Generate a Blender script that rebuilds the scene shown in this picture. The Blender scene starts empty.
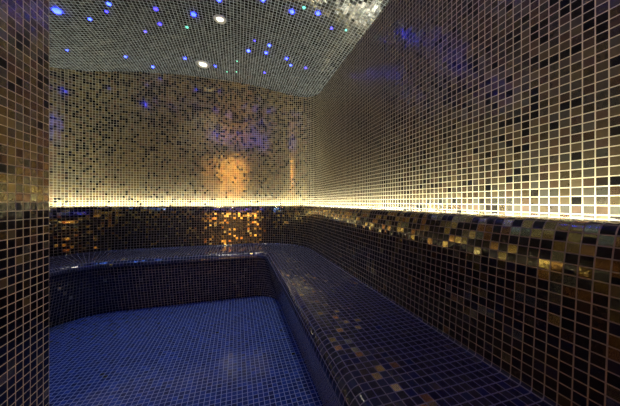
import bpy, bmesh, math, random
from mathutils import Vector, Matrix
random.seed(7)
S = bpy.context.scene
COL = S.collection
P = 0.025                       # tile pitch (m)
EYE = 0.95                      # camera height
YAW = math.radians(16.7)
FPX = 243.0

# ------------------------------------------------------------------ helpers
def link(name, me, mat=None, parent=None):
    o = bpy.data.objects.new(name, me); COL.objects.link(o)
    if mat: me.materials.append(mat)
    if parent: o.parent = parent
    return o

def empty(name, loc=(0, 0, 0)):
    o = bpy.data.objects.new(name, None); COL.objects.link(o); o.location = loc
    o.empty_display_size = 0.1
    return o

def tag(o, label=None, cat=None, group=None, kind=None):
    if label: o['label'] = label
    if cat: o['category'] = cat
    if group: o['group'] = group
    if kind: o['kind'] = kind
    return o

def grid_mesh(name, rows, uvs, smooth=True, flip=False):
    """rows: list of equally long lists of points; uvs the same shape, in tile units"""
    vs = [p for r in rows for p in r]; n = len(rows[0]); fs = []; luv = []
    for i in range(len(rows) - 1):
        for j in range(n - 1):
            q = [(i, j), (i, j + 1), (i + 1, j + 1), (i + 1, j)]
            if flip: q.reverse()
            fs.append([a * n + b for a, b in q]); luv += [uvs[a][b] for a, b in q]
    me = bpy.data.meshes.new(name); me.from_pydata(vs, [], fs)
    ul = me.uv_layers.new(name='UVMap')
    for k, uv in enumerate(luv): ul.data[k].uv = uv
    if smooth: me.polygons.foreach_set('use_smooth', [True] * len(fs))
    me.update(); return me

def box_mesh(name, lo, hi, holes=()):
    """tiled box: uv in tile units on every face"""
    bm = bmesh.new(); uv = bm.loops.layers.uv.new('UVMap')
    x0, y0, z0 = lo; x1, y1, z1 = hi
    v = [bm.verts.new(c) for c in [(x0,y0,z0),(x1,y0,z0),(x1,y1,z0),(x0,y1,z0),(x0,y0,z1),(x1,y0,z1),(x1,y1,z1),(x0,y1,z1)]]
    for f, (a, b) in (((0,3,2,1),(0,1)), ((4,5,6,7),(0,1)), ((0,1,5,4),(0,2)), ((1,2,6,5),(1,2)), ((2,3,7,6),(0,2)), ((3,0,4,7),(1,2))):
        fc = bm.faces.new([v[i] for i in f])
        for l in fc.loops: l[uv].uv = (l.vert.co[a] / P, l.vert.co[b] / P)
    me = bpy.data.meshes.new(name); bm.to_mesh(me); bm.free(); return me

def lathe_mesh(name, prof, n=24):
    rows = [[(r * math.cos(2 * math.pi * k / n), r * math.sin(2 * math.pi * k / n), z) for k in range(n + 1)] for r, z in prof]
    me = grid_mesh(name, rows, [[(0, 0)] * (n + 1)] * len(rows))
    bm = bmesh.new(); bm.from_mesh(me); bmesh.ops.remove_doubles(bm, verts=bm.verts, dist=1e-6)
    bmesh.ops.recalc_face_normals(bm, faces=bm.faces); bm.to_mesh(me); bm.free(); return me

# ------------------------------------------------------------------ materials
class N:
    def __init__(s, mat): s.t = mat.node_tree; s.n = s.t.nodes; s.l = s.t.links
    def put(s, sock, v):
        if isinstance(v, bpy.types.NodeSocket): s.l.new(v, sock)
        elif v is not None: sock.default_value = v
    def math(s, op, a, b=None, c=None, clamp=False):
        m = s.n.new('ShaderNodeMath'); m.operation = op; m.use_clamp = clamp
        for k, v in enumerate((a, b, c)): s.put(m.inputs[k], v) if v is not None else None
        return m.outputs[0]
    def vec(s, op, a, b=None, scale=None):
        m = s.n.new('ShaderNodeVectorMath'); m.operation = op
        s.put(m.inputs[0], a)
        if b is not None: s.put(m.inputs[1], b)
        if scale is not None: s.put(m.inputs['Scale'], scale)
        return m.outputs['Value'] if op == 'LENGTH' else m.outputs[0]
    def mix(s, f, a, b, typ='RGBA'):
        m = s.n.new('ShaderNodeMix'); m.data_type = typ
        i = {'RGBA': (6, 7, 2), 'FLOAT': (2, 3, 0)}[typ]
        s.put(m.inputs[0], f); s.put(m.inputs[i[0]], a); s.put(m.inputs[i[1]], b)
        return m.outputs[i[2]]
    def ramp(s, fac, stops, mode='CONSTANT'):
        r = s.n.new('ShaderNodeValToRGB'); r.color_ramp.interpolation = mode
        e = r.color_ramp.elements
        while len(e) < len(stops): e.new(0.5)
        for k, (p, c) in enumerate(stops):
            e[k].position = p
            e[k].color = (c, c, c, 1) if isinstance(c, (int, float)) else (c[0], c[1], c[2], 1)
        s.put(r.inputs[0], fac); return r.outputs[0]

def even(cols):
    return [(k / len(cols), c) for k, c in enumerate(cols)]

def mosaic(name, grout, gold, dark, zprob, seed, axis='Z', patch=0.3, patch_scale=0.12, grout_w=0.11, metal=0.75,
           rough_gold=0.22, rough_dark=0.12, tilt=0.05, wave=0.05, grout_rough=0.6, spec_dark=0.5):
    """glass mosaic: square tiles of two families in a grout grid, each tile with its own colour and slight tilt.
    zprob: share of the gold family along a height (axis Z, metres) or along the uv's V (tile units), as (lo, hi, stops)"""
    m = bpy.data.materials.new(name); m.use_nodes = True
    k = N(m); bsdf = k.n['Principled BSDF']
    uv = k.n.new('ShaderNodeUVMap').outputs[0]
    cell = k.vec('FLOOR', uv); fr = k.vec('FRACTION', uv)
    sx = k.n.new('ShaderNodeSeparateXYZ'); k.l.new(fr, sx.inputs[0])
    ax = k.math('ABSOLUTE', k.math('SUBTRACT', sx.outputs[0], 0.5)); ay = k.math('ABSOLUTE', k.math('SUBTRACT', sx.outputs[1], 0.5))
    isg = k.math('GREATER_THAN', k.math('MAXIMUM', ax, ay), 0.5 - grout_w / 2)
    def wn(off):
        w = k.n.new('ShaderNodeTexWhiteNoise'); w.noise_dimensions = '3D'
        k.l.new(k.vec('ADD', cell, (seed * 13.37 + off, seed * 7.1, off * 3.3)), w.inputs[0]); return w
    r1 = wn(1.5).outputs['Value']; w2 = wn(51.5); r2 = w2.outputs['Value']; r3 = wn(101.5).outputs['Color']; r4 = wn(151.5).outputs['Value']
    lo, hi, stops = zprob
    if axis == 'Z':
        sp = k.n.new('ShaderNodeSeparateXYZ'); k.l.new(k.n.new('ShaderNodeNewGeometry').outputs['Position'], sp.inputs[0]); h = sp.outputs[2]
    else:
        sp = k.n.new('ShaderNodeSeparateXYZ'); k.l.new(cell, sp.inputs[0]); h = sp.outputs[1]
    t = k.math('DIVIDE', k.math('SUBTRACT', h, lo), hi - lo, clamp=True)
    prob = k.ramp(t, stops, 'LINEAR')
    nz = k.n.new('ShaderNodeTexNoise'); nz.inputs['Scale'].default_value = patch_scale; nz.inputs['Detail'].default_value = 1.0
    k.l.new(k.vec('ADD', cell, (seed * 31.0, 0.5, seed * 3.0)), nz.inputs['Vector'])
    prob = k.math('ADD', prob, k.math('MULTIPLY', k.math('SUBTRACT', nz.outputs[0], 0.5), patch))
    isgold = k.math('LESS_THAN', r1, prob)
    cg = k.ramp(r2, even(gold)); cd = k.ramp(r2, even(dark))
    tile = k.mix(isgold, cd, cg)
    # slow mottling of the glass within one tile
    n2 = k.n.new('ShaderNodeTexNoise'); n2.inputs['Scale'].default_value = 2.3; n2.inputs['Detail'].default_value = 2.0
    k.l.new(uv, n2.inputs['Vector'])
    hsv = k.n.new('ShaderNodeHueSaturation'); k.put(hsv.inputs['Color'], tile)
    k.put(hsv.inputs['Value'], k.math('ADD', k.math('MULTIPLY', r4, 0.7), k.math('ADD', 0.35, k.math('MULTIPLY', n2.outputs[0], 0.6))))
    col = k.mix(isg, hsv.outputs[0], (*grout, 1))
    k.put(bsdf.inputs['Base Color'], col)
    notg = k.math('SUBTRACT', 1.0, isg)
    k.put(bsdf.inputs['Metallic'], k.math('MULTIPLY', notg, k.math('MULTIPLY', isgold, metal)))
    k.put(bsdf.inputs['Roughness'], k.mix(isg, k.mix(isgold, rough_dark, rough_gold, 'FLOAT'), grout_rough, 'FLOAT'))
    k.put(bsdf.inputs['Specular IOR Level'], k.mix(isg, k.mix(isgold, spec_dark, 0.5, 'FLOAT'), 0.25, 'FLOAT'))
    # each tile sits at its own slight tilt and its face is a little wavy
    n3 = k.n.new('ShaderNodeTexNoise'); n3.inputs['Scale'].default_value = 3.1; n3.inputs['Detail'].default_value = 1.0
    k.l.new(k.vec('ADD', uv, (3.7, 9.1, 1.3)), n3.inputs['Vector'])
    j = k.vec('ADD', k.vec('SCALE', k.vec('SUBTRACT', r3, (.5, .5, .5)), scale=2 * tilt), k.vec('SCALE', k.vec('SUBTRACT', n3.outputs['Color'], (.5, .5, .5)), scale=2 * wave))
    j = k.vec('SCALE', j, scale=notg)
    g = k.n.new('ShaderNodeNewGeometry')
    nn = k.vec('NORMALIZE', k.vec('ADD', g.outputs['Normal'], j))
    k.l.new(nn, bsdf.inputs['Normal'])
    return m

def plain(name, col, rough=0.5, metal=0.0, emit=None, strength=0.0):
    m = bpy.data.materials.new(name); m.use_nodes = True
    k = N(m); b = k.n['Principled BSDF']
    nz = k.n.new('ShaderNodeTexNoise'); nz.inputs['Scale'].default_value = 40
    tc = k.n.new('ShaderNodeTexCoord'); k.l.new(tc.outputs['Object'], nz.inputs['Vector'])
    c = k.mix(nz.outputs[0], (*[x * .94 for x in col], 1), (*[min(1, x * 1.06) for x in col], 1))
    k.put(b.inputs['Base Color'], c)
    b.inputs['Roughness'].default_value = rough; b.inputs['Metallic'].default_value = metal
    if emit:
        b.inputs['Emission Color'].default_value = (*emit, 1); b.inputs['Emission Strength'].default_value = strength
    return m

GOLD = [(.21,.175,.105), (.25,.20,.11), (.19,.17,.125), (.22,.155,.10), (.18,.155,.125), (.27,.22,.13), (.17,.17,.135), (.19,.135,.10), (.21,.195,.145)]
GILT = [(.34,.27,.11), (.40,.31,.12), (.30,.26,.14), (.34,.22,.11), (.28,.23,.15), (.44,.35,.14), (.27,.26,.17), (.30,.19,.12), (.32,.29,.17)]
AMBER = [(.66,.50,.20), (.62,.38,.16), (.58,.50,.26), (.52,.28,.14), (.45,.40,.24), (.78,.62,.26), (.40,.46,.36), (.70,.56,.22)]
BLACK = [(.008,.008,.009), (.012,.011,.010), (.006,.007,.010), (.016,.013,.010)]
SEATNAVY = [(.007,.012,.036), (.009,.016,.052), (.009,.014,.064), (.011,.014,.036), (.007,.013,.048)]
NAVY = [(.006,.007,.013), (.010,.011,.022), (.008,.010,.030), (.012,.012,.018), (.006,.010,.022)]
GREY = [(.045,.050,.052), (.055,.062,.062), (.038,.043,.048), (.062,.066,.060)]
BLUE = [(.009,.028,.17), (.011,.034,.21), (.009,.024,.135), (.014,.042,.25), (.011,.032,.19)]

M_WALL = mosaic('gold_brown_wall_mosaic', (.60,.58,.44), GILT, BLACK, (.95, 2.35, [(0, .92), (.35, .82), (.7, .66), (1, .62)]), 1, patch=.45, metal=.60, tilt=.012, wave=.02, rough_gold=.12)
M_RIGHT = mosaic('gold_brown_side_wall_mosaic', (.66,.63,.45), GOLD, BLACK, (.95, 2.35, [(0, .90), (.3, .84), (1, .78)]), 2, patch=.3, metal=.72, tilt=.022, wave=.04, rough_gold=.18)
M_PILLAR = mosaic('gold_and_black_pillar_mosaic', (.78,.73,.50), GILT, BLACK, (0, 2.35, [(0, .05), (.2, .10), (.36, .14), (.402, .16), (.405, .95), (.7, .88), (1, .80)]), 3, patch=.12, metal=.7, rough_gold=.18, tilt=.03)
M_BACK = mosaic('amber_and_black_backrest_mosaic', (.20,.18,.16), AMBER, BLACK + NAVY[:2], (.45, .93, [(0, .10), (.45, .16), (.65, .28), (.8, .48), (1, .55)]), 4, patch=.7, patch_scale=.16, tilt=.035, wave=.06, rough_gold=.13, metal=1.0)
M_SEAT = mosaic('navy_seat_mosaic', (.15,.16,.23), AMBER, SEATNAVY, (0, 40, [(0, .0), (.50, .01), (.56, .14), (.66, .10), (.70, .0), (1, .0)]), 5, axis='V', patch=.14, tilt=.05)
M_RISER = mosaic('dark_riser_mosaic', (.32,.29,.26), AMBER, NAVY, (0, .47, [(0, .01), (1, .02)]), 6, patch=.05)
M_FLOOR = mosaic('blue_floor_mosaic', (.22,.30,.58), GREY, BLUE, (0, 1, [(0, .004), (1, .004)]), 7, patch=.0, tilt=.03, spec_dark=.25)
M_CEIL = mosaic('grey_mirror_ceiling_mosaic', (.41,.48,.55), GREY, GREY, (0, 1, [(0, .5), (1, .5)]), 8, patch=0, metal=.7, rough_gold=.09, rough_dark=.08, tilt=.03, wave=.03)
M_LED = plain('warm_white_light_strip', (.9, .9, .85), .4, emit=(1.0, .93, .70), strength=128)
M_ALU = plain('aluminium_channel', (.7, .7, .68), .35, .9)
M_CHROME = plain('satin_chrome', (.55, .55, .53), .35, 1.0)
M_LENS = plain('frosted_lamp_lens', (.9, .9, .88), .4, emit=(1.0, .93, .78), strength=1.6)
M_CREAM = plain('warm_cream_plaster', (.80, .66, .44), .8)
M_STONE = plain('beige_stone_floor', (.45, .36, .25), .4)
M_FRAME = plain('brushed_steel_door_frame', (.5, .48, .45), .3, .9)
STAR = {}
for nm, c, s in (('blue', (.003, .012, 1.0), 26), ('sky_blue', (.012, .04, 1.0), 11), ('green', (.06, .70, .50), 2), ('violet', (.012, .004, 1.0), 8), ('white', (.6, .8, 1.0), 4)):
    STAR[nm] = plain('glowing_%s_star' % nm, (.5, .5, .55), .3, emit=c, strength=s)
    STAR[nm + '_bright'] = plain('brightly_glowing_%s_star' % nm, (.5, .5, .55), .3, emit=c, strength=s * 4)

# ------------------------------------------------------------------ plan paths (right wall -> back wall -> left return)
Y0, Y1 = -0.9, 1.0
NS, NA, NB = 14, 18, 14
def path(cr, rr, cl, rl):
    """cr/cl: centres of the right and left corner arcs, rr/rl their radii"""
    pts = []
    X = cr[0] + rr
    for k in range(NS): pts.append((X, Y0 + (cr[1] - Y0) * k / NS))
    for k in range(NA):
        a = math.pi / 2 * k / NA; pts.append((cr[0] + rr * math.cos(a), cr[1] + rr * math.sin(a)))
    pb = (cr[0], cr[1] + rr); pl = (cl[0], cl[1] + rl)
    for k in range(NB): pts.append((pb[0] + (pl[0] - pb[0]) * k / NB, pb[1] + (pl[1] - pb[1]) * k / NB))
    for k in range(NA):
        a = math.pi / 2 * k / NA; pts.append((cl[0] - rl * math.sin(a), cl[1] + rl * math.cos(a)))
    for k in range(NS + 1): pts.append((cl[0] - rl, cl[1] + (Y1 - cl[1]) * k / NS))
    return pts
def arclen(pts):
    s = [0.0]
    for a, b in zip(pts, pts[1:]): s.append(s[-1] + math.dist(a, b))
    return s
CR, CL = (.15, 2.27), (-1.0, 2.085)
def low(d): return path(CR, .235 + d, CL, .42 + d)
UP = path((.58, 2.62), .33, (-1.3, 2.35), .60)

def along(d, z):
    """the upper path moved d towards the room"""
    out = []
    for i, p in enumerate(UP):
        a, b = UP[max(0, i - 1)], UP[min(len(UP) - 1, i + 1)]
        t = Vector((b[0] - a[0], b[1] - a[1])).normalized(); out.append((p[0] - t.y * d, p[1] + t.x * d, z))
    return out

def ceil_z(x):
    """shallow barrel vault along the room, rolling down a little faster towards the right wall"""
    t = (x + .35) / 1.26
    return EYE + 1.395 - .14 * abs(t) ** (2.6 if t > 0 else 2.0)

def loft(name, prof, v0=0.0, ref=None, flip=False):
    """prof: (offset, z) pairs swept along the lower path"""
    ref = ref if ref is not None else arclen(low(.05))
    rows, uvs, v = [], [], v0
    for i, (d, z) in enumerate(prof):
        if i: v += math.dist(prof[i - 1], (d, z)) / P
        rows.append([(x, y, z) for x, y in low(d)])
        uvs.append([(s / P, v) for s in ref])
    return grid_mesh(name, rows, uvs, flip=flip), v

def arc_prof(cx, cz, r, a0, a1, n):
    return [(cx + r * math.cos(math.radians(a0 + (a1 - a0) * k / n)), cz + r * math.sin(math.radians(a0 + (a1 - a0) * k / n))) for k in range(n + 1)]

# ------------------------------------------------------------------ the setting
su = arclen(UP)
iR = NS + NA // 2                                    # the rounded corner is split half way
def wall_strip(name, i0, i1, mat):
    zb = EYE - .07
    n = 6; rows, uvs = [], []
    for k in range(n + 1):
        rows.append([(UP[i][0], UP[i][1], zb + (ceil_z(UP[i][0]) + .03 - zb) * k / n) for i in range(i0, i1 + 1)])
        uvs.append([(su[i] / P, (rows[-1][i - i0][2] - (EYE - .034)) / P) for i in range(i0, i1 + 1)])
    return tag(link(name, grid_mesh(name, rows, uvs), mat), kind='structure')
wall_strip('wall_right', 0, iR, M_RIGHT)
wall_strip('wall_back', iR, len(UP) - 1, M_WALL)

rows, uvs = [], []
for i in range(33):
    x = -2.0 + 3.0 * i / 32
    rows.append([(x, Y0 - .05, ceil_z(x)), (x, 3.05, ceil_z(x))]); uvs.append([(x / P, (Y0 - .05) / P), (x / P, 3.05 / P)])
tag(link('ceiling', grid_mesh('ceiling', rows, uvs), M_CEIL), kind='structure')
tag(link('floor', grid_mesh('floor', [[(-1.5, Y0, 0), (.42, Y0, 0)], [(-1.5, 2.56, 0), (.42, 2.56, 0)]],
    [[(-1.5 / P, Y0 / P), (.42 / P, Y0 / P)], [(-1.5 / P, 2.56 / P), (.42 / P, 2.56 / P)]], smooth=False), M_FLOOR), kind='structure')
tag(link('wall_left', box_mesh('wall_left', (-1.98, Y0, 0), (-.585, Y1, 2.36)), M_PILLAR), kind='structure')

# front wall behind the camera, with the doorway the glass tiles mirror
DX0, DX1, DZ = -.50, .25, 2.14
bm = bmesh.new()
for lo, hi in (((-.585, Y0 - .1, 0), (DX0, Y0, 2.4)), ((DX1, Y0 - .1, 0), (1.0, Y0, 2.4)), ((DX0, Y0 - .1, DZ), (DX1, Y0, 2.4))):
    tmp = box_mesh('t', lo, hi); bm.from_mesh(tmp); bpy.data.meshes.remove(tmp)
me = bpy.data.meshes.new('wall_front'); bm.to_mesh(me); bm.free()
tag(link('wall_front', me, M_RIGHT), kind='structure')
bm = bmesh.new()
for lo, hi in (((DX0, Y0 - .1, 0), (DX0 + .03, Y0 + .005, DZ)), ((DX1 - .03, Y0 - .1, 0), (DX1, Y0 + .005, DZ)), ((DX0, Y0 - .1, DZ - .03), (DX1, Y0 + .005, DZ))):
    tmp = box_mesh('t', lo, hi); bm.from_mesh(tmp); bpy.data.meshes.remove(tmp)
me = bpy.data.meshes.new('door_1'); bm.to_mesh(me); bm.free()
tag(link('door_1', me, M_FRAME), kind='structure')
# corridor beyond it
LX0, LX1, LY = -1.4, 1.3, -2.6
bm = bmesh.new()
for lo, hi in (((LX0, LY - .1, 0), (LX1, LY, 2.5)), ((LX0 - .1, LY, 0), (LX0, Y0 - .1, 2.5)), ((LX1, LY, 0), (LX1 + .1, Y0 - .1, 2.5)), ((LX0, LY, 2.5), (LX1, Y0 - .1, 2.6))):
    tmp = box_mesh('t', lo, hi); bm.from_mesh(tmp); bpy.data.meshes.remove(tmp)
me = bpy.data.meshes.new('wall_corridor'); bm.to_mesh(me); bm.free()
tag(link('wall_corridor', me, M_CREAM), kind='structure')
tag(link('floor_corridor', box_mesh('floor_corridor', (LX0, LY, -.05), (LX1, Y0, 0)), M_STONE), kind='structure')

# ------------------------------------------------------------------ bench
bench = tag(empty('steam_bench', (.15, 1.0, 0)), 'long built-in bench of dark navy mosaic curving along the right and back walls', 'bench')
def child(name, me, mat, root=bench):
    o = link(name, me, mat, root); o.matrix_parent_inverse = Matrix.Translation(root.location).inverted() if root.location.length else Matrix()
    return o
SEAT_Z = .471
pr = [(0, -.002), (-.03, .10), (-.062, .22), (-.09, .34), (-.105, .405)]
me, v = loft('riser', pr); child('riser', me, M_RISER)
ps = [(-.105, .405)] + arc_prof(-.07, .416, .055, 180, 90, 8) + [(-.05, SEAT_Z), (.06, SEAT_Z), (.18, SEAT_Z), (.305, SEAT_Z)] + arc_prof(.313, SEAT_Z + .012, .012, -90, 0, 5)
me, v = loft('seat', ps, v0=round(v)); child('seat', me, M_SEAT)
def lean_arc(x, z, r, a0, a1, n):
    c = (x + r * math.cos(math.radians(a0)), z - r * math.sin(math.radians(a0)))
    return [(c[0] - r * math.cos(math.radians(a0 + (a1 - a0) * k / n)), c[1] + r * math.sin(math.radians(a0 + (a1 - a0) * k / n))) for k in range(n + 1)]
pb = [(.325, .483), (.331, .57), (.338, .67)] + lean_arc(.3445, .765, .50, 4, 18, 6)
pb += lean_arc(*pb[-1], .03, 18, 90, 6)[1:]
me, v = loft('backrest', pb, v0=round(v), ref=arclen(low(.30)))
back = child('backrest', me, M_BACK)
LZ = pb[-1][1]
top = low(pb[-1][0])
rows = [[(a[0] + (b[0] - a[0]) * k / 4, a[1] + (b[1] - a[1]) * k / 4, LZ) for a, b in zip(top, along(.042, 0))] for k in range(5)]
ref = arclen(low(.30))
uvs = [[(s / P, 100 + math.dist(a, b) * k / 4 / P) for s, a, b in zip(ref, top, UP)] for k in range(5)]
link('ledge', grid_mesh('ledge', rows, uvs), M_BACK, back)

# ------------------------------------------------------------------ light strip at the foot of the upper wall
strip = tag(empty('light_strip', (0, 2.9, .916)), 'thin glowing warm white light strip running along the ledge below the upper walls', 'light strip')
def inv(o, root): o.matrix_parent_inverse = Matrix.Translation(root.location).inverted(); return o
sec = [(.001, LZ - .004), (.027, LZ - .004), (.027, LZ - .018), (.0415, LZ - .018), (.0415, LZ - .002)]
rows = [along(d, z) for d, z in sec]
inv(link('channel', grid_mesh('channel', rows, [[(0, 0)] * len(UP)] * 5, smooth=False), M_ALU, strip), strip)
sec = [(.028, LZ - .008), (.030, LZ - .005), (.034, LZ - .0035), (.038, LZ - .005), (.0405, LZ - .008)]
rows = [along(d, z) for d, z in sec]
inv(link('diffuser', grid_mesh('diffuser', rows, [[(0, 0)] * len(UP)] * 5), M_LED, strip), strip)

# ------------------------------------------------------------------ camera
cam = bpy.data.cameras.new('camera'); co = bpy.data.objects.new('camera', cam); COL.objects.link(co)
co.location = (0, 0, EYE); co.rotation_euler = (math.pi / 2, 0, -YAW)
cam.sensor_width = 36; cam.lens = 36 * FPX / 620; cam.clip_start = .01
cam.shift_y = -1.0 / 620
S.camera = co

def ceiling_at(u, y):
    """where the sight line through a pixel meets the vaulted ceiling"""
    t = (u - 310) / FPX; h = (204 - y) / FPX
    dx, dy = t * math.cos(YAW) + math.sin(YAW), -t * math.sin(YAW) + math.cos(YAW)
    a, b = .3, 12.0
    for _ in range(60):
        m = (a + b) / 2
        if EYE + m * h > ceil_z(m * dx): b = m
        else: a = m
    return a * dx, a * dy, ceil_z(a * dx)
def tilt_rot(x):
    return (0, math.atan((ceil_z(x - .01) - ceil_z(x + .01)) / .02), 0)

# ------------------------------------------------------------------ ceiling lamps
ring_me = lathe_mesh('trim_ring', [(.026, -.001), (.028, -.006), (.036, -.009), (.044, -.006), (.047, -.001), (.047, .0)])
lens_me = lathe_mesh('lens', [(.0, -.0035), (.012, -.0035), (.022, -.003), (.027, -.002)])
ring_me.materials.append(M_CHROME); lens_me.materials.append(M_LENS)
for u, y, sc, lab in ((220, 21, 1.0, 'small round recessed ceiling lamp in front, the higher one in the photo'), (203, 66, 1.5, 'small round recessed ceiling lamp near the back wall, lower one in the photo')):
    x, yy, z = ceiling_at(u, y)
    r = tag(empty('downlight', (x, yy, z - .001)), lab, 'ceiling lamp', 'recessed lamps in the star ceiling'); r.rotation_euler = tilt_rot(x); r.scale = (sc, sc, sc)
    for nm, me in (('trim_ring', ring_me), ('lens', lens_me)):
        o = bpy.data.objects.new(nm, me); COL.objects.link(o); o.parent = r
    L = bpy.data.lights.new('downlight_beam', 'SPOT'); L.energy = 42 if sc == 1.0 else 12; L.color = (1, .93, .80); L.spot_size = math.radians(90); L.spot_blend = 1.0; L.shadow_soft_size = .03
    lo = bpy.data.objects.new('downlight_beam', L); COL.objects.link(lo); lo.location = (x, yy, z - .05)

# ------------------------------------------------------------------ star lights
stars = [
 (57, 12.4, 'blue', 2.0, 'biggest brightest blue star light, at the far left beside the pillar'),
 (108.9, 5.7, 'sky_blue', 1.1, 'pale blue star light right of the biggest star near the top of the photo'),
 (106.5, 13.4, 'violet', .8, 'faint violet star light just under the pale star near the photo top'),
 (89.8, 21, 'sky_blue', .9, 'dim pale blue star light right of and below the biggest blue star'),
 (155.8, 10.7, 'violet', 1.1, 'violet blue star light left of the bright blue star beside the green one'),
 (159.8, 25.8, 'violet', 1.0, 'dim violet star light below the violet blue one left of the green star'),
 (193.6, 16, 'blue', 1.4, 'bright blue star light just above the green star left of the front lamp'),
 (187, 29, 'green', .9, 'green star light left of the front ceiling lamp'),
 (145.4, 33.5, 'violet', .7, 'tiny faint violet star light left of the green star and lower'),
 (67, 52, 'sky_blue', .7, 'small pale star light low beside the pillar above the back wall'),
 (125.6, 58.6, 'sky_blue', .9, 'pale blue star light above the back wall amid pale glints'),
 (152.8, 68.7, 'sky_blue', 1.1, 'pale blue star light almost touching the back wall, left of the rear lamp'),
 (185, 60.3, 'blue', 1.0, 'small blue star light immediately left of the rear ceiling lamp'),
 (219, 1.7, 'blue', 1.1, 'blue star light above the front ceiling lamp at the photo top edge'),
 (263, 1.7, 'blue', 1.0, 'blue star light at the photo top edge right of the front lamp'),
 (292, 13.4, 'blue', 1.3, 'bright blue star light left of the green star near the right glints'),
 (304, 9.4, 'green', .9, 'green star light between two bright blue stars near the top right'),
 (318, 15, 'blue', 1.2, 'bright blue star light right of the green one, below the glinting band'),
 (269.3, 47.2, 'sky_blue', 1.1, 'sky blue star light, highest of the central cluster of stars'),
 (248.5, 52.6, 'sky_blue', 1.2, 'sky blue star light, leftmost of the three in the central cluster'),
 (266, 54.6, 'blue', 1.1, 'deep blue star light just below the highest star of the central cluster'),
 (286.7, 60.3, 'blue', 1.0, 'deep blue star light right of the central cluster, above a paler one'),
 (290.7, 67, 'sky_blue', 1.0, 'paler blue star light just below a deep blue one toward the corner'),
 (305.8, 69.7, 'violet', .9, 'violet star light closest to the rounded corner of the ceiling'),
 (237, 63, 'green', .6, 'tiny green white star light, upper one of three right of the rear lamp'),
 (236.5, 73.7, 'green', .6, 'tiny green white star light, right one of the lower two by rear lamp'),
 (227, 73.7, 'green', .6, 'tiny green white star light, left one of the lower two by rear lamp'),
 (215.4, 68, 'blue', .8, 'small blue star light immediately right of the rear ceiling lamp'),
 (264.6, 74.4, 'violet', .8, 'dim violet star light low over the back wall below the central cluster'),
 (254.6, 42.5, 'violet', .6, 'tiny dim violet star light above and left of the central cluster'),
 (331.6, 30, 'violet', .7, 'tiny dim violet star light among the glints left of the right wall'),
 (346, 32, 'green', .7, 'tiny green star light among the glints beside the right wall edge'),
]
star_me = {}
def star_mesh(c):
    if c not in star_me:
        me = lathe_mesh('star_light', [(.0125, 0.0), (.0120, -.003), (.0095, -.0062), (.005, -.0082), (.0, -.0088)], 14)
        me.materials.append(STAR[c]); star_me[c] = me
    return star_me[c]
def put_star(x, y, z, c, s, lab):
    o = bpy.data.objects.new('star_light', star_mesh(c)); COL.objects.link(o)
    o.location = (x, y, z - .0005); o.rotation_euler = tilt_rot(x); o.scale = (s, s, s)
    tag(o, lab, 'star light', 'star lights in the ceiling'); return o
for u, y, c, s, lab in stars: put_star(*ceiling_at(u, y), c, s, lab)
# the stars over the camera, seen only as blue reflections in the walls
for x, y, c, s in ((-.45, .55, 'blue', 1.6), (-.30, .9, 'sky_blue', 1.3), (.05, .75, 'blue', 1.6), (.30, 1.05, 'blue', 1.4), (.55, .8, 'sky_blue', 1.3),
                   (.45, .45, 'blue', 1.6), (.1, .25, 'violet', 1.4), (-.2, .35, 'blue', 1.4), (.6, .1, 'blue', 1.5), (-.4, .05, 'sky_blue', 1.3), (.25, -.2, 'blue', 1.5), (-.1, -.35, 'sky_blue', 1.4)):
    put_star(x, y, ceil_z(x), c + '_bright', s, 'glowing star light overhead, seen only as blue reflections in the walls')

# ------------------------------------------------------------------ lights
def point(name, loc, e, col, r):
    L = bpy.data.lights.new(name, 'POINT'); L.energy = e; L.color = col; L.shadow_soft_size = r
    o = bpy.data.objects.new(name, L); COL.objects.link(o); o.location = loc; return o
L = bpy.data.lights.new('corridor_lamp', 'AREA'); L.shape = 'RECTANGLE'; L.size = 1.6; L.size_y = .12; L.energy = 110; L.color = (1.0, .70, .36)
lo = bpy.data.objects.new('corridor_lamp', L); COL.objects.link(lo); lo.location = (0, -1.12, 2.44)
lo.rotation_euler = (Vector((0, LY, 1.3)) - Vector(lo.location)).to_track_quat('-Z', 'Y').to_euler()
L = bpy.data.lights.new('blue_floor_lamp', 'SPOT'); L.energy = 22; L.color = (.08, .22, 1.0); L.spot_size = math.radians(85); L.spot_blend = .7; L.shadow_soft_size = .08
lo = bpy.data.objects.new('blue_floor_lamp', L); COL.objects.link(lo); lo.location = (-1.35, 1.45, 2.1)
lo.rotation_euler = (Vector((-.35, 1.85, 0)) - Vector(lo.location)).to_track_quat('-Z', 'Y').to_euler()
w = bpy.data.worlds.new('world'); S.world = w; w.use_nodes = True
w.node_tree.nodes['Background'].inputs[0].default_value = (0, 0, 0, 1)
S.view_settings.view_transform = 'Standard'; S.view_settings.look = 'None'
S.view_settings.gamma = 1; S.view_settings.use_curve_mapping = False
S.view_settings.exposure = 0.12
S.cycles.max_bounces = 10; S.cycles.glossy_bounces = 6; S.cycles.diffuse_bounces = 6
S.cycles.sample_clamp_indirect = 8
